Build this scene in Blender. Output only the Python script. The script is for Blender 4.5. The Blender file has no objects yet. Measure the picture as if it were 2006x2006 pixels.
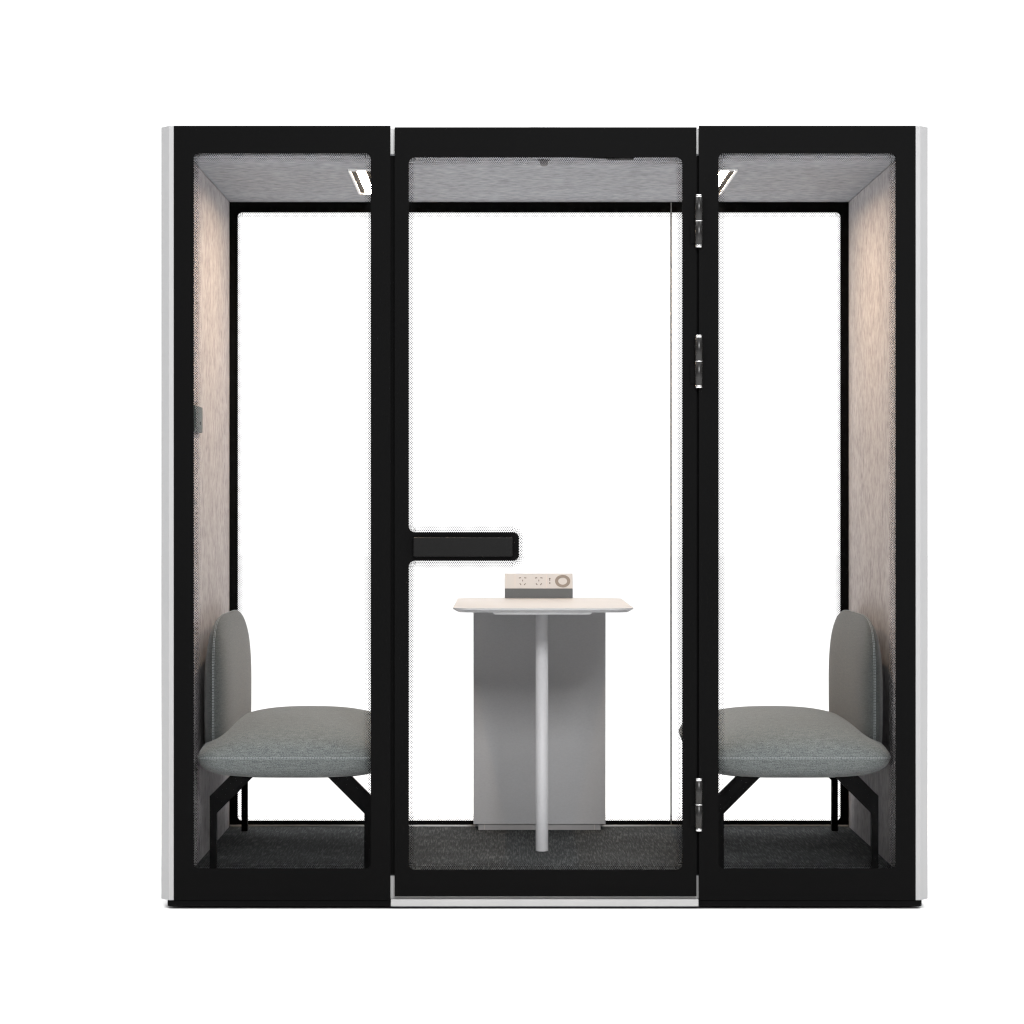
import bpy, math
from mathutils import Vector
from mathutils.geometry import tessellate_polygon

S = bpy.context.scene
COL = S.collection
PI = math.pi

# ------------------------------------------------------------------ materials
def newmat(name):
    m = bpy.data.materials.new(name)
    m.use_nodes = True
    nt = m.node_tree
    b = nt.nodes['Principled BSDF']
    return m, nt, b

def plain(name, col, rough=0.5, spec=0.5, metal=0.0, var=0.04, scale=30.0):
    """solid finish with a faint procedural unevenness"""
    m, nt, b = newmat(name)
    b.inputs['Roughness'].default_value = rough
    b.inputs['Specular IOR Level'].default_value = spec
    b.inputs['Metallic'].default_value = metal
    tc = nt.nodes.new('ShaderNodeTexCoord')
    no = nt.nodes.new('ShaderNodeTexNoise')
    no.inputs['Scale'].default_value = scale
    no.inputs['Detail'].default_value = 3
    nt.links.new(tc.outputs['Object'], no.inputs['Vector'])
    rp = nt.nodes.new('ShaderNodeValToRGB')
    rp.color_ramp.elements[0].position = 0.3
    rp.color_ramp.elements[1].position = 0.7
    rp.color_ramp.elements[0].color = [c * (1 - var) for c in col] + [1]
    rp.color_ramp.elements[1].color = [c * (1 + var) for c in col] + [1]
    nt.links.new(no.outputs['Fac'], rp.inputs['Fac'])
    nt.links.new(rp.outputs['Color'], b.inputs['Base Color'])
    return m

def streaked(name, dark, mid, light, stretch, scale=1.0, bump=0.25, rough=0.95):
    """melange felt: fibres drawn out along one axis (stretch = scale per axis)"""
    m, nt, b = newmat(name)
    b.inputs['Roughness'].default_value = rough
    b.inputs['Specular IOR Level'].default_value = 0.1
    tc = nt.nodes.new('ShaderNodeTexCoord')
    mp = nt.nodes.new('ShaderNodeMapping')
    mp.inputs['Scale'].default_value = stretch
    nt.links.new(tc.outputs['Object'], mp.inputs['Vector'])
    n1 = nt.nodes.new('ShaderNodeTexNoise')
    n1.inputs['Scale'].default_value = scale
    n1.inputs['Detail'].default_value = 6
    n1.inputs['Roughness'].default_value = 0.65
    nt.links.new(mp.outputs['Vector'], n1.inputs['Vector'])
    n2 = nt.nodes.new('ShaderNodeTexNoise')
    n2.inputs['Scale'].default_value = 9.0
    n2.inputs['Detail'].default_value = 2
    nt.links.new(tc.outputs['Object'], n2.inputs['Vector'])
    ad = nt.nodes.new('ShaderNodeMath'); ad.operation = 'MULTIPLY_ADD'
    ad.inputs[1].default_value = 0.18
    ad.inputs[2].default_value = -0.09
    nt.links.new(n2.outputs['Fac'], ad.inputs[0])
    su = nt.nodes.new('ShaderNodeMath'); su.operation = 'ADD'
    nt.links.new(n1.outputs['Fac'], su.inputs[0])
    nt.links.new(ad.outputs[0], su.inputs[1])
    rp = nt.nodes.new('ShaderNodeValToRGB')
    e = rp.color_ramp.elements
    e[0].position = 0.30; e[0].color = list(dark) + [1]
    e[1].position = 0.72; e[1].color = list(light) + [1]
    k = e.new(0.5); k.color = list(mid) + [1]
    nt.links.new(su.outputs[0], rp.inputs['Fac'])
    nt.links.new(rp.outputs['Color'], b.inputs['Base Color'])
    bp = nt.nodes.new('ShaderNodeBump')
    bp.inputs['Strength'].default_value = bump
    bp.inputs['Distance'].default_value = 0.002
    nt.links.new(n1.outputs['Fac'], bp.inputs['Height'])
    nt.links.new(bp.outputs['Normal'], b.inputs['Normal'])
    return m

def weave(name, dark, light, stretch):
    """upholstery weave: fine weft lines plus thread-to-thread tone change"""
    m, nt, b = newmat(name)
    b.inputs['Roughness'].default_value = 0.9
    b.inputs['Specular IOR Level'].default_value = 0.12
    b.inputs['Sheen Weight'].default_value = 0.15
    b.inputs['Sheen Roughness'].default_value = 0.5
    tc = nt.nodes.new('ShaderNodeTexCoord')
    mp = nt.nodes.new('ShaderNodeMapping')
    mp.inputs['Scale'].default_value = stretch
    nt.links.new(tc.outputs['Object'], mp.inputs['Vector'])
    n1 = nt.nodes.new('ShaderNodeTexNoise')
    n1.inputs['Scale'].default_value = 1.0
    n1.inputs['Detail'].default_value = 5
    n1.inputs['Roughness'].default_value = 0.7
    nt.links.new(mp.outputs['Vector'], n1.inputs['Vector'])
    n2 = nt.nodes.new('ShaderNodeTexNoise')
    n2.inputs['Scale'].default_value = 420.0
    n2.inputs['Detail'].default_value = 2
    nt.links.new(tc.outputs['Object'], n2.inputs['Vector'])
    mx = nt.nodes.new('ShaderNodeMix')
    mx.inputs['Factor'].default_value = 0.6
    nt.links.new(n1.outputs['Fac'], mx.inputs['A'])
    nt.links.new(n2.outputs['Fac'], mx.inputs['B'])
    rp = nt.nodes.new('ShaderNodeValToRGB')
    e = rp.color_ramp.elements
    e[0].position = 0.36; e[0].color = list(dark) + [1]
    e[1].position = 0.64; e[1].color = list(light) + [1]
    nt.links.new(mx.outputs['Result'], rp.inputs['Fac'])
    nt.links.new(rp.outputs['Color'], b.inputs['Base Color'])
    bp = nt.nodes.new('ShaderNodeBump')
    bp.inputs['Strength'].default_value = 0.3
    bp.inputs['Distance'].default_value = 0.001
    nt.links.new(mx.outputs['Result'], bp.inputs['Height'])
    nt.links.new(bp.outputs['Normal'], b.inputs['Normal'])
    return m

def glassmat():
    m = bpy.data.materials.new('clear coated glass')
    m.use_nodes = True
    nt = m.node_tree
    nt.nodes.clear()
    out = nt.nodes.new('ShaderNodeOutputMaterial')
    tr = nt.nodes.new('ShaderNodeBsdfTransparent')
    gl = nt.nodes.new('ShaderNodeBsdfGlossy')
    gl.inputs['Roughness'].default_value = 0.02
    fr = nt.nodes.new('ShaderNodeFresnel')
    fr.inputs['IOR'].default_value = 1.45
    mu = nt.nodes.new('ShaderNodeMath'); mu.operation = 'MULTIPLY'
    mu.inputs[1].default_value = 0.002           # anti-reflective coating
    mx = nt.nodes.new('ShaderNodeMixShader')
    nt.links.new(fr.outputs[0], mu.inputs[0])
    nt.links.new(mu.outputs[0], mx.inputs[0])
    nt.links.new(tr.outputs[0], mx.inputs[1])
    nt.links.new(gl.outputs[0], mx.inputs[2])
    nt.links.new(mx.outputs[0], out.inputs[0])
    return m

def emissive(name, col, strength):
    m, nt, b = newmat(name)
    b.inputs['Base Color'].default_value = (0.8, 0.8, 0.8, 1)
    b.inputs['Emission Color'].default_value = list(col) + [1]
    b.inputs['Emission Strength'].default_value = strength
    return m

M = {}
M['black_glass'] = plain('black painted glass', (0.0037, 0.0037, 0.0038), 0.5, 0.02, var=0.03, scale=3)
M['black_rear'] = plain('black painted rear glass', (0.0030, 0.0030, 0.0030), 0.6, 0.02, var=0.03, scale=3)
M['black_metal'] = plain('black powder coat', (0.0030, 0.0030, 0.0032), 0.6, 0.03, var=0.03, scale=4)
M['black_base'] = plain('black plinth', (0.0042, 0.0042, 0.0043), 0.6, 0.02)
M['handle'] = plain('dark grey handle plastic', (0.0054, 0.0054, 0.0054), 0.45, 0.10, scale=200)
M['hinge'] = plain('dark hinge enamel', (0.013, 0.0128, 0.0125), 0.25, 0.4)
M['chrome'] = plain('polished steel', (0.85, 0.85, 0.85), 0.22, 0.5, 1.0, var=0.02)
M['white_panel'] = plain('white coated panel', (0.352, 0.352, 0.356), 0.5, 0.3, var=0.012, scale=4)
M['alu'] = plain('satin aluminium', (0.415, 0.415, 0.415), 0.42, 0.4, 0.25, var=0.03, scale=12)
M['lamp_trim'] = plain('white lamp trim', (0.70, 0.70, 0.70), 0.4)
M['lamp_baffle'] = plain('dark lamp baffle', (0.025, 0.025, 0.023), 0.7, 0.1)
M['lamp_glow'] = emissive('warm lamp diffuser', (1.0, 0.73, 0.49), 225.0)
M['felt_ceiling'] = streaked('grey melange felt ceiling', (0.190, 0.196, 0.210), (0.298, 0.306, 0.325), (0.395, 0.405, 0.428), (30, 62, 60))
M['felt_wall'] = streaked('grey melange felt wall', (0.255, 0.242, 0.249), (0.375, 0.359, 0.366), (0.480, 0.461, 0.467), (60, 46, 30))
M['carpet'] = streaked('charcoal loop carpet', (0.016, 0.0172, 0.0182), (0.034, 0.0360, 0.0370), (0.115, 0.120, 0.119), (210, 12, 60), bump=0.3)
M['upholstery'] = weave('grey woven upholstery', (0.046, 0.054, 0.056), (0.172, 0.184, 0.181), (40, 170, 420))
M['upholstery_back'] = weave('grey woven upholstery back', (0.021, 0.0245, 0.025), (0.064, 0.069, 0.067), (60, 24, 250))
M['thread'] = plain('white stitching thread', (0.36, 0.39, 0.40), 0.8, 0.1)
M['table_white'] = plain('warm white laminate', (0.385, 0.372, 0.362), 0.4, 0.35, var=0.012, scale=8)
M['table_edge'] = plain('grey table edge', (0.42, 0.42, 0.43), 0.45, 0.3, var=0.02)
M['table_metal'] = plain('light grey powder coat', (0.54, 0.54, 0.555), 0.45, 0.3, var=0.02, scale=120)
M['pedestal'] = streaked('grey pedestal laminate', (0.365, 0.365, 0.373), (0.385, 0.385, 0.393), (0.405, 0.405, 0.413), (160, 60, 300), bump=0.05, rough=0.6)
M['pedestal_skirt'] = plain('grey pedestal skirt', (0.32, 0.31, 0.31), 0.6, 0.2)
M['cream'] = plain('cream plastic', (0.42, 0.425, 0.435), 0.45, 0.3, var=0.01)
M['groove'] = plain('cream plastic seam', (0.55, 0.47, 0.43), 0.6, 0.2)
M['socket_hole'] = plain('dark socket opening', (0.10, 0.085, 0.08), 0.6, 0.2)
M['ring'] = plain('taupe charging ring', (0.185, 0.165, 0.148), 0.5, 0.3)
M['module_base'] = plain('grey module base', (0.108, 0.118, 0.126), 0.5, 0.2, var=0.02)
M['switch'] = plain('grey green switch plate', (0.050, 0.062, 0.060), 0.5, 0.2)
M['sensor'] = plain('grey sensor plastic', (0.15, 0.145, 0.15), 0.5, 0.3)
M['ground'] = plain('seamless white studio floor', (0.93, 0.93, 0.93), 0.9, 0.05, var=0.004, scale=0.5)
M['glass'] = glassmat()

# ------------------------------------------------------------------ mesh helpers
class MB:
    def __init__(self):
        self.v = []; self.f = []
    def add(self, vs, fs):
        o = len(self.v)
        self.v += [tuple(p) for p in vs]
        self.f += [tuple(i + o for i in f) for f in fs]
        return self
    def box(self, x0, x1, y0, y1, z0, z1):
        vs = [(x, y, z) for x in (x0, x1) for y in (y0, y1) for z in (z0, z1)]
        fs = [(0, 1, 3, 2), (4, 6, 7, 5), (0, 4, 5, 1), (2, 3, 7, 6), (0, 2, 6, 4), (1, 5, 7, 3)]
        return self.add(vs, fs)
    def prism(self, pts, a, b, axis):
        """extrude a closed 2D outline between a and b along an axis"""
        def put(p, t):
            return {'x': (t, p[0], p[1]), 'y': (p[0], t, p[1]), 'z': (p[0], p[1], t)}[axis]
        n = len(pts)
        vs = [put(p, a) for p in pts] + [put(p, b) for p in pts]
        fs = [tuple(range(n)), tuple(range(2 * n - 1, n - 1, -1))]
        fs += [(i, i + n, (i + 1) % n + n, (i + 1) % n) for i in range(n)]
        return self.add(vs, fs)
    def plate(self, outer, holes, y0, y1):
        """flat plate in the XZ plane with openings"""
        loops = [outer] + holes
        flat = [p for l in loops for p in l]
        tris = tessellate_polygon([[Vector((p[0], p[1], 0)) for p in l] for l in loops])
        n = len(flat)
        vs = [(p[0], y0, p[1]) for p in flat] + [(p[0], y1, p[1]) for p in flat]
        fs = [tuple(t) for t in tris] + [tuple(i + n for i in reversed(t)) for t in tris]
        o = 0
        for l in loops:
            k = len(l)
            fs += [(o + i, o + (i + 1) % k, o + (i + 1) % k + n, o + i + n) for i in range(k)]
            o += k
        return self.add(vs, fs)
    def lathe(self, prof, cx, cy, n=40, axis='z', cz=0.0):
        vs = []; fs = []
        for (r, h) in prof:
            for i in range(n):
                a = 2 * PI * i / n
                vs.append((cx + r * math.cos(a), cy + r * math.sin(a), cz + h))
        m = len(prof)
        for j in range(m - 1):
            for i in range(n):
                fs.append((j * n + i, j * n + (i + 1) % n, (j + 1) * n + (i + 1) % n, (j + 1) * n + i))
        fs.append(tuple(range(n - 1, -1, -1)))
        fs.append(tuple((m - 1) * n + i for i in range(n)))
        return self.add(vs, fs)
    def build(self, name, mat, parent=None, smooth=False, bevel=0.0, seg=2):
        me = bpy.data.meshes.new(name)
        me.from_pydata(self.v, [], self.f)
        import bmesh
        bm = bmesh.new(); bm.from_mesh(me)
        bmesh.ops.recalc_face_normals(bm, faces=bm.faces)
        bm.to_mesh(me); bm.free()
        me.materials.append(mat)
        o = bpy.data.objects.new(name, me)
        COL.objects.link(o)
        if parent is not None:
            o.parent = parent
            root = parent
            off = Vector((0, 0, 0))
            while root is not None:
                off += root.location
                root = root.parent
            for v in me.vertices:
                v.co -= off
        if smooth:
            for p in me.polygons:
                p.use_smooth = True
        if bevel:
            md = o.modifiers.new('bevel', 'BEVEL')
            md.width = bevel; md.segments = seg
            md.limit_method = 'ANGLE'; md.angle_limit = math.radians(35)
            md.harden_normals = True
            for p in me.polygons:
                p.use_smooth = True
        return o

def thing(name, label, cat, loc, group=None):
    o = bpy.data.objects.new(name, None)
    o.empty_display_size = 0.1
    COL.objects.link(o)
    o.location = loc
    o['label'] = label; o['category'] = cat
    if group: o['group'] = group
    return o

def rrect(x0, x1, z0, z1, r, n=8):
    pts = []
    for cx, cz, a0 in ((x1 - r, z1 - r, 0), (x0 + r, z1 - r, 90), (x0 + r, z0 + r, 180), (x1 - r, z0 + r, 270)):
        for i in range(n + 1):
            a = math.radians(a0 + 90 * i / n)
            pts.append((cx + r * math.cos(a), cz + r * math.sin(a)))
    return pts

# rows of ceramic dots along an opening: (inset, diameter)
ROWS_H = [(0.0, .0042), (.0050, .0034), (.0095, .0030), (.0140, .0025), (.0173, .0019), (.0200, .0014), (.0228, .0009)]
ROWS_V = [(0.0, .0046), (.0040, .0036), (.0077, .0033), (.0115, .0028), (.0149, .0022), (.0180, .0015)]

def dots(mb, x0, x1, z0, z1, r, y, tab=None, rt=0.018):
    """printed dots round an opening; tab = (x1, z0, z1) black tongue reaching in from the left edge"""
    def sd(x, z):
        cx, cz = (x0 + x1) / 2, (z0 + z1) / 2
        qx, qz = abs(x - cx) - (x1 - x0) / 2 + r, abs(z - cz) - (z1 - z0) / 2 + r
        d = -(math.hypot(max(qx, 0), max(qz, 0)) + min(max(qx, qz), 0) - r)
        if tab:
            tx1, tz0, tz1 = tab
            ax0 = x0 - 0.1
            cx, cz = (ax0 + tx1) / 2, (tz0 + tz1) / 2
            qx, qz = abs(x - cx) - (tx1 - ax0) / 2 + rt, abs(z - cz) - (tz1 - tz0) / 2 + rt
            d = min(d, math.hypot(max(qx, 0), max(qz, 0)) + min(max(qx, qz), 0) - rt)
        return d
    done = set()
    def put(x, z, d, dia):
        if sd(x, z) < d - 0.0004: return
        key = (round(x / .0016), round(z / .0016))
        if key in done: return
        done.add(key)
        n = 8
        mb.add([(x + dia / 2 * math.cos(2 * PI * i / n), y, z + dia / 2 * math.sin(2 * PI * i / n)) for i in range(n)],
               [tuple(range(n))])
    def line(a, b, nx, nz, rows, pitch):
        L = math.hypot(b[0] - a[0], b[1] - a[1])
        n = max(1, round(L / pitch)); p = L / n
        ux, uz = (b[0] - a[0]) / L, (b[1] - a[1]) / L
        for k, (d, dia) in enumerate(rows):
            for i in range(n + 1):
                s = (i + (0.5 if k % 2 else 0)) * p
                if s > L + .0001: continue
                put(a[0] + ux * s + nx * d, a[1] + uz * s + nz * d, d, dia)
    line((x0 + r, z1), (x1 - r, z1), 0, -1, ROWS_H, .0061)
    line((x0 + r, z0), (x1 - r, z0), 0, 1, ROWS_H, .0061)
    line((x1, z0 + r), (x1, z1 - r), -1, 0, ROWS_V, .0073)
    if tab:
        tx1, tz0, tz1 = tab
        line((x0, z0 + r), (x0, tz0 - rt), 1, 0, ROWS_V, .0073)
        line((x0, tz1 + rt), (x0, z1 - r), 1, 0, ROWS_V, .0073)
        line((x0 + rt, tz0), (tx1 - rt, tz0), 0, -1, ROWS_H, .0061)
        line((x0 + rt, tz1), (tx1 - rt, tz1), 0, 1, ROWS_H, .0061)
        line((tx1, tz0 + rt), (tx1, tz1 - rt), 1, 0, ROWS_V, .0073)
        for cz, a0 in ((tz1 - rt, 0), (tz0 + rt, 270)):
            for k, (d, dia) in enumerate(ROWS_V):
                for i in range(6):
                    a = math.radians(a0 + 90 * (i + (.5 if k % 2 else 0)) / 5)
                    if a > math.radians(a0 + 91): continue
                    put(tx1 - rt + (rt + d) * math.cos(a), cz + (rt + d) * math.sin(a), d, dia)
        corners = ((x1 - r, z1 - r, 0, r), (x0 + r, z1 - r, 90, r), (x0 + r, z0 + r, 180, r), (x1 - r, z0 + r, 270, r),
                   (x0 + rt, tz1 + rt, 180, rt), (x0 + rt, tz0 - rt, 90, rt))
    else:
        line((x0, z0 + r), (x0, z1 - r), 1, 0, ROWS_V, .0073)
        corners = ((x1 - r, z1 - r, 0, r), (x0 + r, z1 - r, 90, r), (x0 + r, z0 + r, 180, r), (x1 - r, z0 + r, 270, r))
    for cx, cz, a0, rr in corners:
        for k, (d, dia) in enumerate(ROWS_V[:4]):
            n = max(1, round((rr - d) * PI / 2 / .0058))
            if rr - d < .003: continue
            for i in range(n + 1):
                a = math.radians(a0 + 90 * i / n)
                put(cx + (rr - d) * math.cos(a), cz + (rr - d) * math.sin(a), d, dia)

# ------------------------------------------------------------------ key dimensions (metres)
W_FRONT = 1.0824      # half width of the black front
W_IN = 1.043          # half width between the felt walls
Z_TOP = 2.2865
Z_FLOOR = 0.099
Z_CEIL = 2.2025
Y_BACK = 1.2

# ------------------------------------------------------------------ the setting
g = MB()
g.add([(-60, -60, 0), (60, -60, 0), (60, 60, 0), (-60, 60, 0)], [(0, 1, 2, 3)])
ground = g.build('ground', M['ground'])
ground['kind'] = 'structure'
ground['label'] = 'seamless white studio floor under the pod'

# ------------------------------------------------------------------ the pod
pod = thing('meeting_pod', 'black and white glazed meeting pod with a glass door, housing two seats and a table', 'meeting pod', (0, 0.6, 0))

MB().prism(rrect(-1.1025, 1.1025, 0.003, 1.247, 0.012), 0.0074, 0.0252, 'z').build('base', M['black_base'], pod, bevel=0.002)
for sx in (-1, 1):
    for fy in (0.085, 1.16):
        cx = sx * 0.982
        MB().lathe([(0.014, 0.0), (0.018, 0.002), (0.018, 0.0072)], cx, fy, 28).build('foot', M['black_base'], pod)

MB().box(-1.0422, 1.0422, 0.022, 1.1985, 0.0262, 0.0945).build('floor_slab', M['alu'], pod, bevel=0.0015)
MB().box(-W_IN + .0005, W_IN - .0005, 0.024, 1.1965, 0.0947, Z_FLOOR).build('carpet', M['carpet'], pod)
MB().box(-W_IN + .001, W_IN - .001, 1.1945, 1.1995, Z_FLOOR + .0002, Z_FLOOR + .0050).build('floor_trim', M['lamp_trim'], pod)
MB().box(-1.0815, 1.0815, 0.022, 1.1985, 2.2062, 2.2823).build('roof_panel', M['alu'], pod, bevel=0.0015)
MB().box(-W_IN, W_IN, 0.0225, 1.1985, Z_CEIL, 2.206).build('ceiling_lining', M['felt_ceiling'], pod, bevel=0.002)
MB().lathe([(0.0585, 0.0), (0.0585, 0.0070), (0.054, 0.0088), (0.03, 0.0096), (0.001, 0.0098)], 0.0, 0.085, 48, cz=2.2824).build('roof_vent_cap', M['lamp_trim'], pod, smooth=False)

for sx in (-1, 1):
    p = [(1.0829, 0.0), (1.0966, 0.0), (1.1229, 0.030), (1.1229, 1.220), (1.0966, 1.250), (1.0829, 1.250)]
    MB().prism([(sx * a, b) for a, b in p], 0.0258, 2.2863, 'z').build('side_panel', M['white_panel'], pod, bevel=0.0012)
    MB().box(min(sx * W_IN, sx * 1.0822), max(sx * W_IN, sx * 1.0822), 0.0145, 1.1984, 0.0265, 2.2058).build('wall_lining', M['felt_wall'], pod, bevel=0.006, seg=3)
    MB().box(min(sx * .420, sx * .475), max(sx * .420, sx * .475), 0.0205, 0.060, Z_FLOOR + .0005, 2.2015).build('door_post', M['black_base'], pod)

# front glazing either side of the door
for sx in (-1, 1):
    a, b = sorted((sx * 0.5075, sx * 1.025))
    oa, ob = sorted((sx * 0.4502, sx * W_FRONT))
    mb = MB()
    mb.plate([(oa, 0.0258), (ob, 0.0258), (ob, Z_TOP), (oa, Z_TOP)], [rrect(a, b, 0.1178, 2.206, 0.015)], 0.0, 0.006)
    dots(mb, a, b, 0.1178, 2.206, 0.015, 0.0065)
    fp = mb.build('front_panel', M['black_glass'], pod)
    MB().box(a - .02, b + .02, 0.0072, 0.0132, 0.098, 2.226).build('glass_pane', M['glass'], fp)

# rear glazing
mb = MB()
mb.plate([(-W_FRONT, 0.0258), (W_FRONT, 0.0258), (W_FRONT, Z_TOP), (-W_FRONT, Z_TOP)], [rrect(-1.016, 1.016, 0.1176, 2.1681, 0.015)], 1.2, 1.206)
dots(mb, -1.016, 1.016, 0.1176, 2.1681, 0.015, 1.1995)
rp = mb.build('rear_panel', M['black_rear'], pod)
MB().box(-1.04, 1.04, 1.2072, 1.2132, 0.098, 2.19).build('glass_pane', M['glass'], rp)
for sx in (-1, 1):
    c = sx * 0.4447
    j = MB().box(c - .0027, c + .0027, 1.1962, 1.1990, Z_FLOOR + .006, 2.2015).build('glass_joint', M['black_rear'], rp)
    MB().box(c - .0009, c + .0009, 1.1940, 1.1960, Z_FLOOR + .006, 2.2015).build('joint_seal', M['white_panel'], rp)

# door
dx0, dx1, dz0, dz1 = -0.3971, 0.4025, 0.1136, 2.1955
tab = (-0.0752, 1.0169, 1.0998)
rt = 0.018
hole = []
def arc(cx, cz, r, a0, a1, n=8):
    return [(cx + r * math.cos(math.radians(a0 + (a1 - a0) * i / n)), cz + r * math.sin(math.radians(a0 + (a1 - a0) * i / n))) for i in range(n + 1)]
r = 0.018
hole += arc(dx1 - r, dz1 - r, r, 0, 90) + arc(dx0 + r, dz1 - r, r, 90, 180)
hole += arc(dx0 + rt, tab[2] + rt, rt, 180, 270) + arc(tab[0] - rt, tab[2] - rt, rt, 90, 0)
hole += arc(tab[0] - rt, tab[1] + rt, rt, 0, -90) + arc(dx0 + rt, tab[1] - rt, rt, 90, 180)
hole += arc(dx0 + r, dz0 + r, r, 180, 270) + arc(dx1 - r, dz0 + r, r, 270, 360)
mb = MB()
mb.plate([(-0.4381, 0.0365), (0.4437, 0.0365), (0.4437, 2.2826), (-0.4381, 2.2826)], [hole], 0.004, 0.010)
dots(mb, dx0, dx1, dz0, dz1, r, 0.0105, tab, rt)
door = mb.build('door', M['black_glass'], pod)
MB().box(dx0 - .02, dx1 + .02, 0.0112, 0.0172, dz0 - .02, dz1 + .02).build('glass_pane', M['glass'], door)
MB().prism(rrect(-0.3832, -0.0930, 1.0283, 1.0858, 0.004, 4), -0.020, 0.0035, 'y').build('handle', M['handle'], door, bevel=0.004, seg=3)
MB().box(0.185, 0.2628, 0.020, 0.060, 2.1945, 2.235).build('door_closer', M['black_base'], door, bevel=0.002)
MB().prism([(0.055, 2.2035), (0.255, 2.1975), (0.255, 2.2065), (0.055, 2.2125)], 0.062, 0.072, 'y').build('closer_arm', M['black_base'], door)

MB().box(-0.4490, 0.4490, -0.0010, 0.0215, 0.0079, 0.0281).build('threshold', M['alu'], pod, bevel=0.0012)

for zc in (2.0072, 1.5980, 0.3060):
    hx, hy = 0.4492, -0.0085
    rr = 0.0113
    h = bpy.data.objects.new('hinge', None); COL.objects.link(h)
    h.parent = pod
    h.location = Vector((hx, hy, zc)) - pod.location
    def bar(z0, z1, rad):
        e = 0.0006
        return MB().lathe([(rad - e, z0), (rad, z0 + e), (rad, z1 - e), (rad - e, z1)], hx, hy, 32, cz=zc)
    for s in (-1, 1):
        z0, z1 = sorted((s * 0.0016, s * 0.0690))
        bar(z0, z1, rr).build('barrel', M['hinge'], h, smooth=False)
        z0, z1 = sorted((s * 0.0692, s * 0.0772))
        bar(z0, z1, rr - .0010).build('cap', M['chrome'], h)
        z0, z1 = sorted((s * 0.006, s * 0.064))
        MB().box(min(hx, hx + s * .024), max(hx, hx + s * .024), -0.0016, -0.0004, zc + z0, zc + z1).build('leaf_plate', M['black_base'], h)
    bar(-0.0014, 0.0014, rr + .0012).build('ring', M['chrome'], h)
for o in bpy.data.objects:
    if o.name.split('.')[0] in ('barrel', 'cap', 'ring'):
        for p in o.data.polygons:
            p.use_smooth = len(p.vertices) == 4

# linear ceiling lamps
for sx in (-1, 1):
    cx = sx * 0.5555
    z0 = Z_CEIL - 0.0060
    outer = (cx - .0375, cx + .0375, 0.33, 0.93)
    mb = MB()
    w = 0.0068
    mb.box(outer[0], outer[0] + w, outer[2], outer[3], z0, Z_CEIL - .0002)
    mb.box(outer[1] - w, outer[1], outer[2], outer[3], z0, Z_CEIL - .0002)
    mb.box(outer[0] + w, outer[1] - w, outer[2], outer[2] + w, z0, Z_CEIL - .0002)
    mb.box(outer[0] + w, outer[1] - w, outer[3] - w, outer[3], z0, Z_CEIL - .0002)
    lamp = mb.build('ceiling_lamp', M['lamp_trim'], pod)
    MB().box(outer[0] + w, outer[1] - w, outer[2] + w, outer[3] - w, Z_CEIL - .0014, Z_CEIL - .0002).build('baffle', M['lamp_baffle'], lamp)
    MB().box(cx - .0130, cx + .0130, outer[2] + w + .001, outer[3] - w - .001, Z_CEIL - .0024, Z_CEIL - .0016).build('diffuser', M['lamp_glow'], lamp)

MB().lathe([(0.0190, 0.0), (0.0190, 0.0030)], 0.0, 0.125, 36, cz=Z_CEIL - .0032).build('smoke_sensor', M['sensor'], pod)
sens = [o for o in pod.children if o.name.startswith('smoke_sensor')][0]
MB().lathe([(0.006, -0.0150), (0.0105, -0.0125), (0.0122, -0.006), (0.0122, 0.0)], 0.0, 0.125, 32, cz=Z_CEIL - .0033).build('sensor_dome', M['sensor'], sens)

sw = MB().box(-W_IN + .0003, -W_IN + .009, 0.110, 0.316, 1.3985, 1.4765).build('wall_switch', M['switch'], pod, bevel=0.003, seg=3)
MB().box(-W_IN + .0092, -W_IN + .0105, 0.124, 0.302, 1.410, 1.465).build('rocker', M['switch'], sw, bevel=0.0005)
MB().box(-W_IN + .0106, -W_IN + .0112, 0.236, 0.248, 1.4215, 1.4305).build('indicator', M['black_metal'], sw)

# ------------------------------------------------------------------ the seats
def spow(c, e):
    return math.copysign(abs(c) ** e, c)

def perim(n_exp, t):
    return spow(math.cos(t), 2 / n_exp), spow(math.sin(t), 2 / n_exp)

def perim_pts(n_exp, a, b, N):
    """superellipse outline, evenly spaced by arc length"""
    raw = []
    K = 2000
    for i in range(K):
        u, v = perim(n_exp, 2 * PI * i / K)
        raw.append((u, v))
    d = [0.0]
    for i in range(1, K + 1):
        p, q = raw[i - 1], raw[i % K]
        d.append(d[-1] + math.hypot((p[0] - q[0]) * a, (p[1] - q[1]) * b))
    out = []; j = 0
    for i in range(N):
        s = d[-1] * i / N
        while d[j + 1] < s: j += 1
        f = (s - d[j]) / max(1e-9, d[j + 1] - d[j])
        p, q = raw[j], raw[(j + 1) % K]
        out.append((p[0] + (q[0] - p[0]) * f, p[1] + (q[1] - p[1]) * f))
    return out, d[-1]

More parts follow.
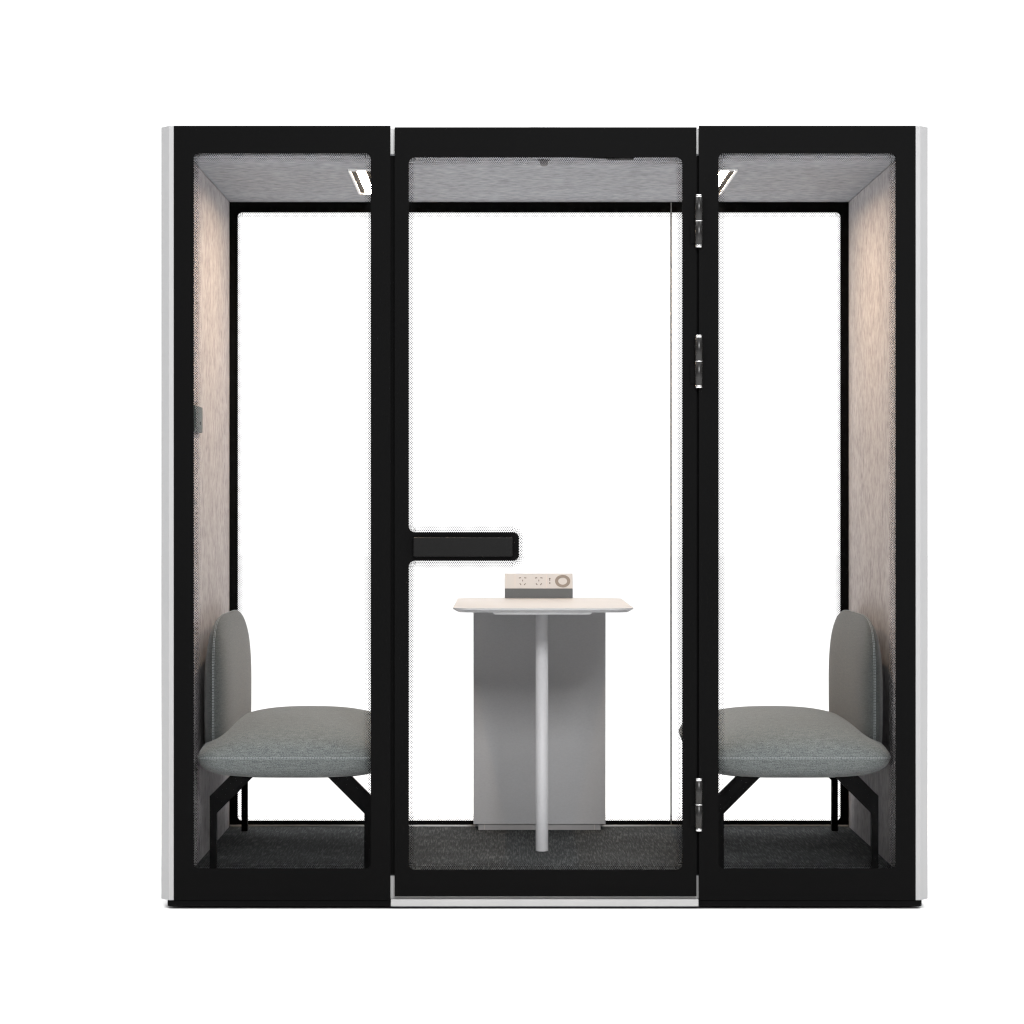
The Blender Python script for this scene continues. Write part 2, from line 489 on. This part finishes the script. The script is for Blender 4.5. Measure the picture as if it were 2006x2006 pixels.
def pillow(n_exp, a, b, up, dn, place, N=160, R=26):
    """two-sided cushion: outline superellipse a x b, heights up(rho), dn(rho); place maps (u, v, h)"""
    pts, _ = perim_pts(n_exp, a, b, N)
    rhos = [math.sin(PI / 2 * k / R) for k in range(R, 0, -1)]      # 1 ... near 0
    mb = MB()
    vs = []
    for side in (1, -1):
        for k, rho in enumerate(rhos):
            if side == -1 and k == 0: continue
            for (u, v) in pts:
                h = up(rho, u * rho, v * rho) if side == 1 else -dn(rho, u * rho, v * rho)
                vs.append(place(u * rho * a, v * rho * b, h))
        vs.append(place(0, 0, up(0, 0, 0) if side == 1 else -dn(0, 0, 0)))
    fs = []
    Rn = len(rhos)
    def top(k, i): return k * N + i % N
    for k in range(Rn - 1):
        for i in range(N):
            fs.append((top(k, i), top(k, i + 1), top(k + 1, i + 1), top(k + 1, i)))
    ct = Rn * N
    for i in range(N): fs.append((top(Rn - 1, i), top(Rn - 1, i + 1), ct))
    base = ct + 1
    def bot(k, i): return i % N if k == 0 else base + (k - 1) * N + i % N
    for k in range(Rn - 1):
        for i in range(N):
            fs.append((bot(k, i + 1), bot(k, i), bot(k + 1, i), bot(k + 1, i + 1)))
    cb = base + (Rn - 1) * N
    for i in range(N): fs.append((bot(Rn - 1, i + 1), bot(Rn - 1, i), cb))
    mb.add(vs, fs)
    return mb

def stitches(n_exp, a, b, place, sep=0.0036, dash=0.0056, gap=0.0026, r=0.0004):
    mb = MB()
    L = perim_pts(n_exp, a, b, 8)[1]
    N = int(L / (dash + gap))
    fine, _ = perim_pts(n_exp, a, b, N * 4)
    for s in (-1, 1):
        for i in range(N):
            p = fine[(4 * i) % len(fine)]; q = fine[(4 * i + 3) % len(fine)]
            A = Vector(place(p[0] * (a + r * .6), p[1] * (b + r * .6), s * sep / 2))
            B = Vector(place(q[0] * (a + r * .6), q[1] * (b + r * .6), s * sep / 2))
            t = (B - A).normalized()
            n1 = (Vector(place(0, 0, 1)) - Vector(place(0, 0, 0))).normalized()
            n2 = t.cross(n1)
            vs = []
            for P in (A, B):
                for (c, d) in ((1, 0), (0, 1), (-1, 0), (0, -1)):
                    vs.append(P + n1 * (c * r) + n2 * (d * r))
            mb.add(vs, [(0, 1, 5, 4), (1, 2, 6, 5), (2, 3, 7, 6), (3, 0, 4, 7), (3, 2, 1, 0), (4, 5, 6, 7)])
    return mb

def make_seat(sx, label):
    root = thing('booth_seat', label, 'seat', (sx * 0.75, 0.58, Z_FLOOR), 'seats facing each other in the pod')
    cx, cy, z0 = sx * 0.7428, 0.575, 0.435
    pl = lambda u, v, h: (cx + sx * u, cy + v, z0 + h)
    f_ = lambda t, p, e=0.5: max(0.0, 1 - min(abs(t), 1) ** p) ** e
    up = lambda q, u, v: 0.102 * f_(u, 2.6, .50) * f_(v, 2.9, .38) * f_(q, 60)
    dn = lambda q, u, v: 0.0695 * f_(u, 4.0, .42) * f_(v, 12, .40) * f_(q, 60)
    cu = pillow(16, 0.2860, 0.520, up, dn, pl).build('seat_cushion', M['upholstery'], root, smooth=True)
    stitches(16, 0.2860, 0.520, pl).build('stitching', M['thread'], cu)
    bx, by, bz = sx * 0.9835, 0.60, 0.604
    pb = lambda u, v, h: (bx - sx * h, by + u, bz + v)
    th = lambda q, u, v: 0.0425 * (1 - min(q, 1) ** 6) ** 0.5 * (1 - 0.75 * max(v, 0) ** 2) ** 0.5
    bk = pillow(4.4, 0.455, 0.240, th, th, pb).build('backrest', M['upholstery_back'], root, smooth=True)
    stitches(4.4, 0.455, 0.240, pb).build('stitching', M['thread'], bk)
    for (yy) in (0.110, 1.062):
        for (ox, dr) in ((0.9900, -1), (0.5125, 1)):
            pts = [(0, Z_FLOOR + .0003), (0.020, Z_FLOOR + .0003), (0.020, 0.266), (0.139, 0.385), (0.067, 0.385), (0, 0.318)]
            MB().prism([(sx * (ox + dr * p), q) for p, q in pts], yy, yy + 0.028, 'y').build('leg', M['black_metal'], root, bevel=0.0008, seg=1)
    return root

make_seat(-1, 'grey upholstered booth seat left of the table, by the wall switch')
make_seat(1, 'grey upholstered booth seat right of the table, on the door hinge side')

# ------------------------------------------------------------------ the table
tb = thing('meeting_table', 'small white topped table on a round grey column and a boxy rear pedestal', 'table', (0, 0.7, Z_FLOOR))
ZT = 0.8695
def slab(x0, x1, y0, y1, rf, rb, n=10):
    pts = []
    for cx, cy, a0, r in ((x1 - rb, y1 - rb, 0, rb), (x0 + rb, y1 - rb, 90, rb), (x0 + rf, y0 + rf, 180, rf), (x1 - rf, y0 + rf, 270, rf)):
        for i in range(n + 1):
            a = math.radians(a0 + 90 * i / n)
            pts.append((cx + r * math.cos(a), cy + r * math.sin(a)))
    return pts
Y0, Y1, HX = 0.232, 1.186, 0.2725
top = slab(-HX, HX, Y0, Y1, 0.058, 0.085)
top2 = slab(-HX - .0006, HX + .0006, Y0 - .0006, Y1 + .0006, 0.0586, 0.0856)
bot = slab(-HX + .016, HX - .016, Y0 + .016, Y1 - .016, 0.044, 0.069)
MB().prism(top, ZT - 0.0012, ZT, 'z').build('tabletop', M['table_white'], tb)
mb = MB()
n = len(top2)
vs = [(x, y, ZT - .0013) for x, y in top2] + [(x, y, ZT - .0044) for x, y in top2] + [(x, y, ZT - .0134) for x, y in bot]
fs = [tuple(range(n)), tuple(range(3 * n - 1, 2 * n - 1, -1))]
for k in (0, 1):
    fs += [(k * n + i, k * n + (i + 1) % n, (k + 1) * n + (i + 1) % n, (k + 1) * n + i) for i in range(n)]
mb.add(vs, fs)
mb.build('table_edge', M['table_edge'], tb)
mb = MB()
pp = rrect(-0.1535, 0.1535, ZT - .0275, ZT - .0136 + .010, 0.010, 5)
M['plate'] = plain('grey support plate', (0.62, 0.62, 0.63), 0.45, 0.3, var=0.02)
pp = [(x, min(z, ZT - .0136)) for x, z in pp]
mb.prism(pp, 0.44, 0.66, 'y').build('support_plate', M['plate'], tb)
col = MB().lathe([(0.0193, 0.0), (0.0196, 0.0015), (0.0196, ZT - .0278 - Z_FLOOR - .0003)], 0.0, 0.552, 48, cz=Z_FLOOR + .0003).build('column', M['table_metal'], tb)
for p in col.data.polygons: p.use_smooth = len(p.vertices) == 4
ped = MB().box(-0.2200, 0.2200, 1.090, 1.188, 0.1185, ZT - .0137).build('pedestal', M['pedestal'], tb, bevel=0.0015)
MB().box(-0.2035, 0.2035, 1.0955, 1.182, Z_FLOOR + .0003, 0.1180).build('skirt', M['pedestal_skirt'], ped)
for s in (-1, 1):
    MB().box(s * .1832 - .0006, s * .1832 + .0006, 1.0946, 1.0953, Z_FLOOR + .001, 0.1178).build('skirt_joint', M['groove'], ped)

# ------------------------------------------------------------------ power module on the table
pm = thing('power_module', 'cream and grey power module with two sockets and a round charger, on the table', 'power module', (0, 1.16, ZT))
PX0, PX1 = -0.1154, 0.1118
yb0 = 1.1345
zb = 0.9020
MB().prism([(yb0, ZT + .0003), (1.184, ZT + .0003), (1.184, zb), (yb0, zb)], PX0, PX1, 'x').build('module_base', M['module_base'], pm, bevel=0.0006, seg=1)
FL = 0.0610
ang = math.radians(37)
dy, dz = math.sin(ang), math.cos(ang)
ytop, ztop = yb0 + FL * dy, zb + .0002 + FL * dz
face = MB().prism([(yb0 - .0003, zb + .0002), (1.184, zb + .0002), (1.184, ztop), (ytop, ztop)], PX0 - .0003, PX1 + .0003, 'x').build('socket_panel', M['cream'], pm, bevel=0.0008, seg=1)
def fpt(u, v, h):
    """point on the sloping face: u across, v up the slope, h proud of it"""
    return (PX0 + u, yb0 + v * dy - h * dz, zb + .0002 + v * dz + h * dy)
def fbar(mb, u, v, w, hgt, rot=0.0, proud=0.0006):
    c, s = math.cos(math.radians(rot)), math.sin(math.radians(rot))
    vs = []
    for h in (0.0001, proud):
        for (a, b) in ((-w / 2, -hgt / 2), (w / 2, -hgt / 2), (w / 2, hgt / 2), (-w / 2, hgt / 2)):
            vs.append(fpt(u + a * c - b * s, v + a * s + b * c, h))
    mb.add(vs, [(0, 1, 2, 3), (7, 6, 5, 4), (0, 4, 5, 1), (1, 5, 6, 2), (2, 6, 7, 3), (3, 7, 4, 0)])
    return mb
mid = 0.0300
for u in (0.0597, 0.1139):
    mb = MB()
    fbar(mb, u - .0090, mid + .0135, .0075, .0032, 12); fbar(mb, u + .0090, mid + .0135, .0075, .0032, -12)
    fbar(mb, u, mid + .0025, .0024, .0072)
    fbar(mb, u - .0073, mid - .0125, .0028, .0080, 32); fbar(mb, u + .0073, mid - .0125, .0028, .0080, -32)
    mb.build('socket', M['socket_hole'], pm)
mb = MB()
fbar(mb, 0.1507, mid + .0110, .0052, .0036); fbar(mb, 0.1507, mid + .0055, .0028, .0080); fbar(mb, 0.1507, mid - .0080, .0032, .0070)
mb.build('usb_port', M['socket_hole'], pm)
for u in (0.0340, 0.1400):
    fbar(MB(), u, mid, .0010, .0520, 0, .0003).build('panel_seam', M['groove'], face)
mb = MB()
N = 48; ru, ri = 0.0256, 0.0148
vs = []
for h in (0.0001, 0.0010):
    for rr in (ru, ri):
        for i in range(N):
            a = 2 * PI * i / N
            vs.append(fpt(0.1939 + rr * math.cos(a), mid + rr * math.sin(a), h))
fs = []
for i in range(N):
    j = (i + 1) % N
    fs += [(i, j, N + j, N + i), (2 * N + i, 3 * N + i, 3 * N + j, 2 * N + j), (i, 2 * N + i, 2 * N + j, j), (N + i, N + j, 3 * N + j, 3 * N + i)]
mb.add(vs, fs)
mb.build('charging_ring', M['ring'], pm)

# ------------------------------------------------------------------ light
world = bpy.data.worlds.new('World'); S.world = world
world.use_nodes = True
nt = world.node_tree
bg = nt.nodes['Background']
tc = nt.nodes.new('ShaderNodeTexCoord')
sp = nt.nodes.new('ShaderNodeSeparateXYZ')
nt.links.new(tc.outputs['Generated'], sp.inputs[0])
def mth(op, a, b=None, c=None):
    n = nt.nodes.new('ShaderNodeMath'); n.operation = op
    for i, q in enumerate((a, b, c)):
        if q is None: continue
        if isinstance(q, (int, float)): n.inputs[i].default_value = q
        else: nt.links.new(q, n.inputs[i])
    return n.outputs[0]
SIDE, BACK, FRONT, UP, TILT = 0.12, 1.25, 0.27, 1.80, 0.03
yp = mth('MAXIMUM', sp.outputs['Y'], 0.0); yp2 = mth('MULTIPLY', yp, yp)
yn = mth('MINIMUM', sp.outputs['Y'], 0.0); yn2 = mth('MULTIPLY', yn, yn)
zp = mth('MAXIMUM', sp.outputs['Z'], 0.0); zp2 = mth('MULTIPLY', zp, zp)
t = mth('MULTIPLY_ADD', yp2, BACK - SIDE, SIDE)
t = mth('MULTIPLY_ADD', yn2, FRONT - SIDE, t)
t = mth('MULTIPLY_ADD', zp2, UP, t)
t = mth('MULTIPLY_ADD', sp.outputs['X'], TILT, t)
bg.inputs['Color'].default_value = (1, 1, 1, 1)
nt.links.new(t, bg.inputs['Strength'])

def area(name, loc, target, sx, sy, power, col=(1, 1, 1)):
    l = bpy.data.lights.new(name, 'AREA')
    l.shape = 'RECTANGLE'; l.size = sx; l.size_y = sy
    l.energy = power; l.color = col
    o = bpy.data.objects.new(name, l); COL.objects.link(o)
    o.location = loc
    o.rotation_euler = (Vector(target) - Vector(loc)).to_track_quat('-Z', 'Y').to_euler()
    return o
for sx in (-1, 1):
    area('ground_fill_side', (sx * 3.4, -1.2, 6.5), (sx * 2.0, -0.6, 0), 3, 4, 150)  # added unseen fill lamps that wash out the ground shade beside the pod
area('ground_fill_rear', (0, 4.2, 7.0), (0, 3.8, 0), 7, 3, 160)  # added unseen fill lamp, keeps the ground behind the pod white
area('key', (1.3, -9.2, 4.95), (0, 0, 0.9), 3.0, 2.0, 640)

# ------------------------------------------------------------------ camera
cam = bpy.data.cameras.new('camera')
co = bpy.data.objects.new('camera', cam); COL.objects.link(co)
co.location = (-0.1222, -7.755, 1.165)
co.rotation_euler = (PI / 2, 0, 0)
cam.sensor_width = 36.0
cam.lens = 7.755 / 0.00149 / 2006 * 36
cam.shift_x = (1003 - 985) / 2006
cam.shift_y = -(1003 - 999) / 2006
cam.clip_end = 300
S.camera = co

S.view_settings.view_transform = 'Standard'
S.view_settings.look = 'None'
S.view_settings.exposure = 0
S.view_settings.gamma = 1
S.view_settings.use_curve_mapping = False
S.render.resolution_x = S.render.resolution_y = 1024
S.cycles.use_denoising = True
S.cycles.denoising_prefilter = 'NONE'
S.cycles.denoising_input_passes = 'RGB_ALBEDO_NORMAL'
S.cycles.pixel_filter_type = 'BLACKMAN_HARRIS'
S.cycles.filter_width = 1.3
S.cycles.transparent_max_bounces = 32
S.cycles.max_bounces = 10
S.cycles.diffuse_bounces = 6
S.cycles.sample_clamp_indirect = 2.5
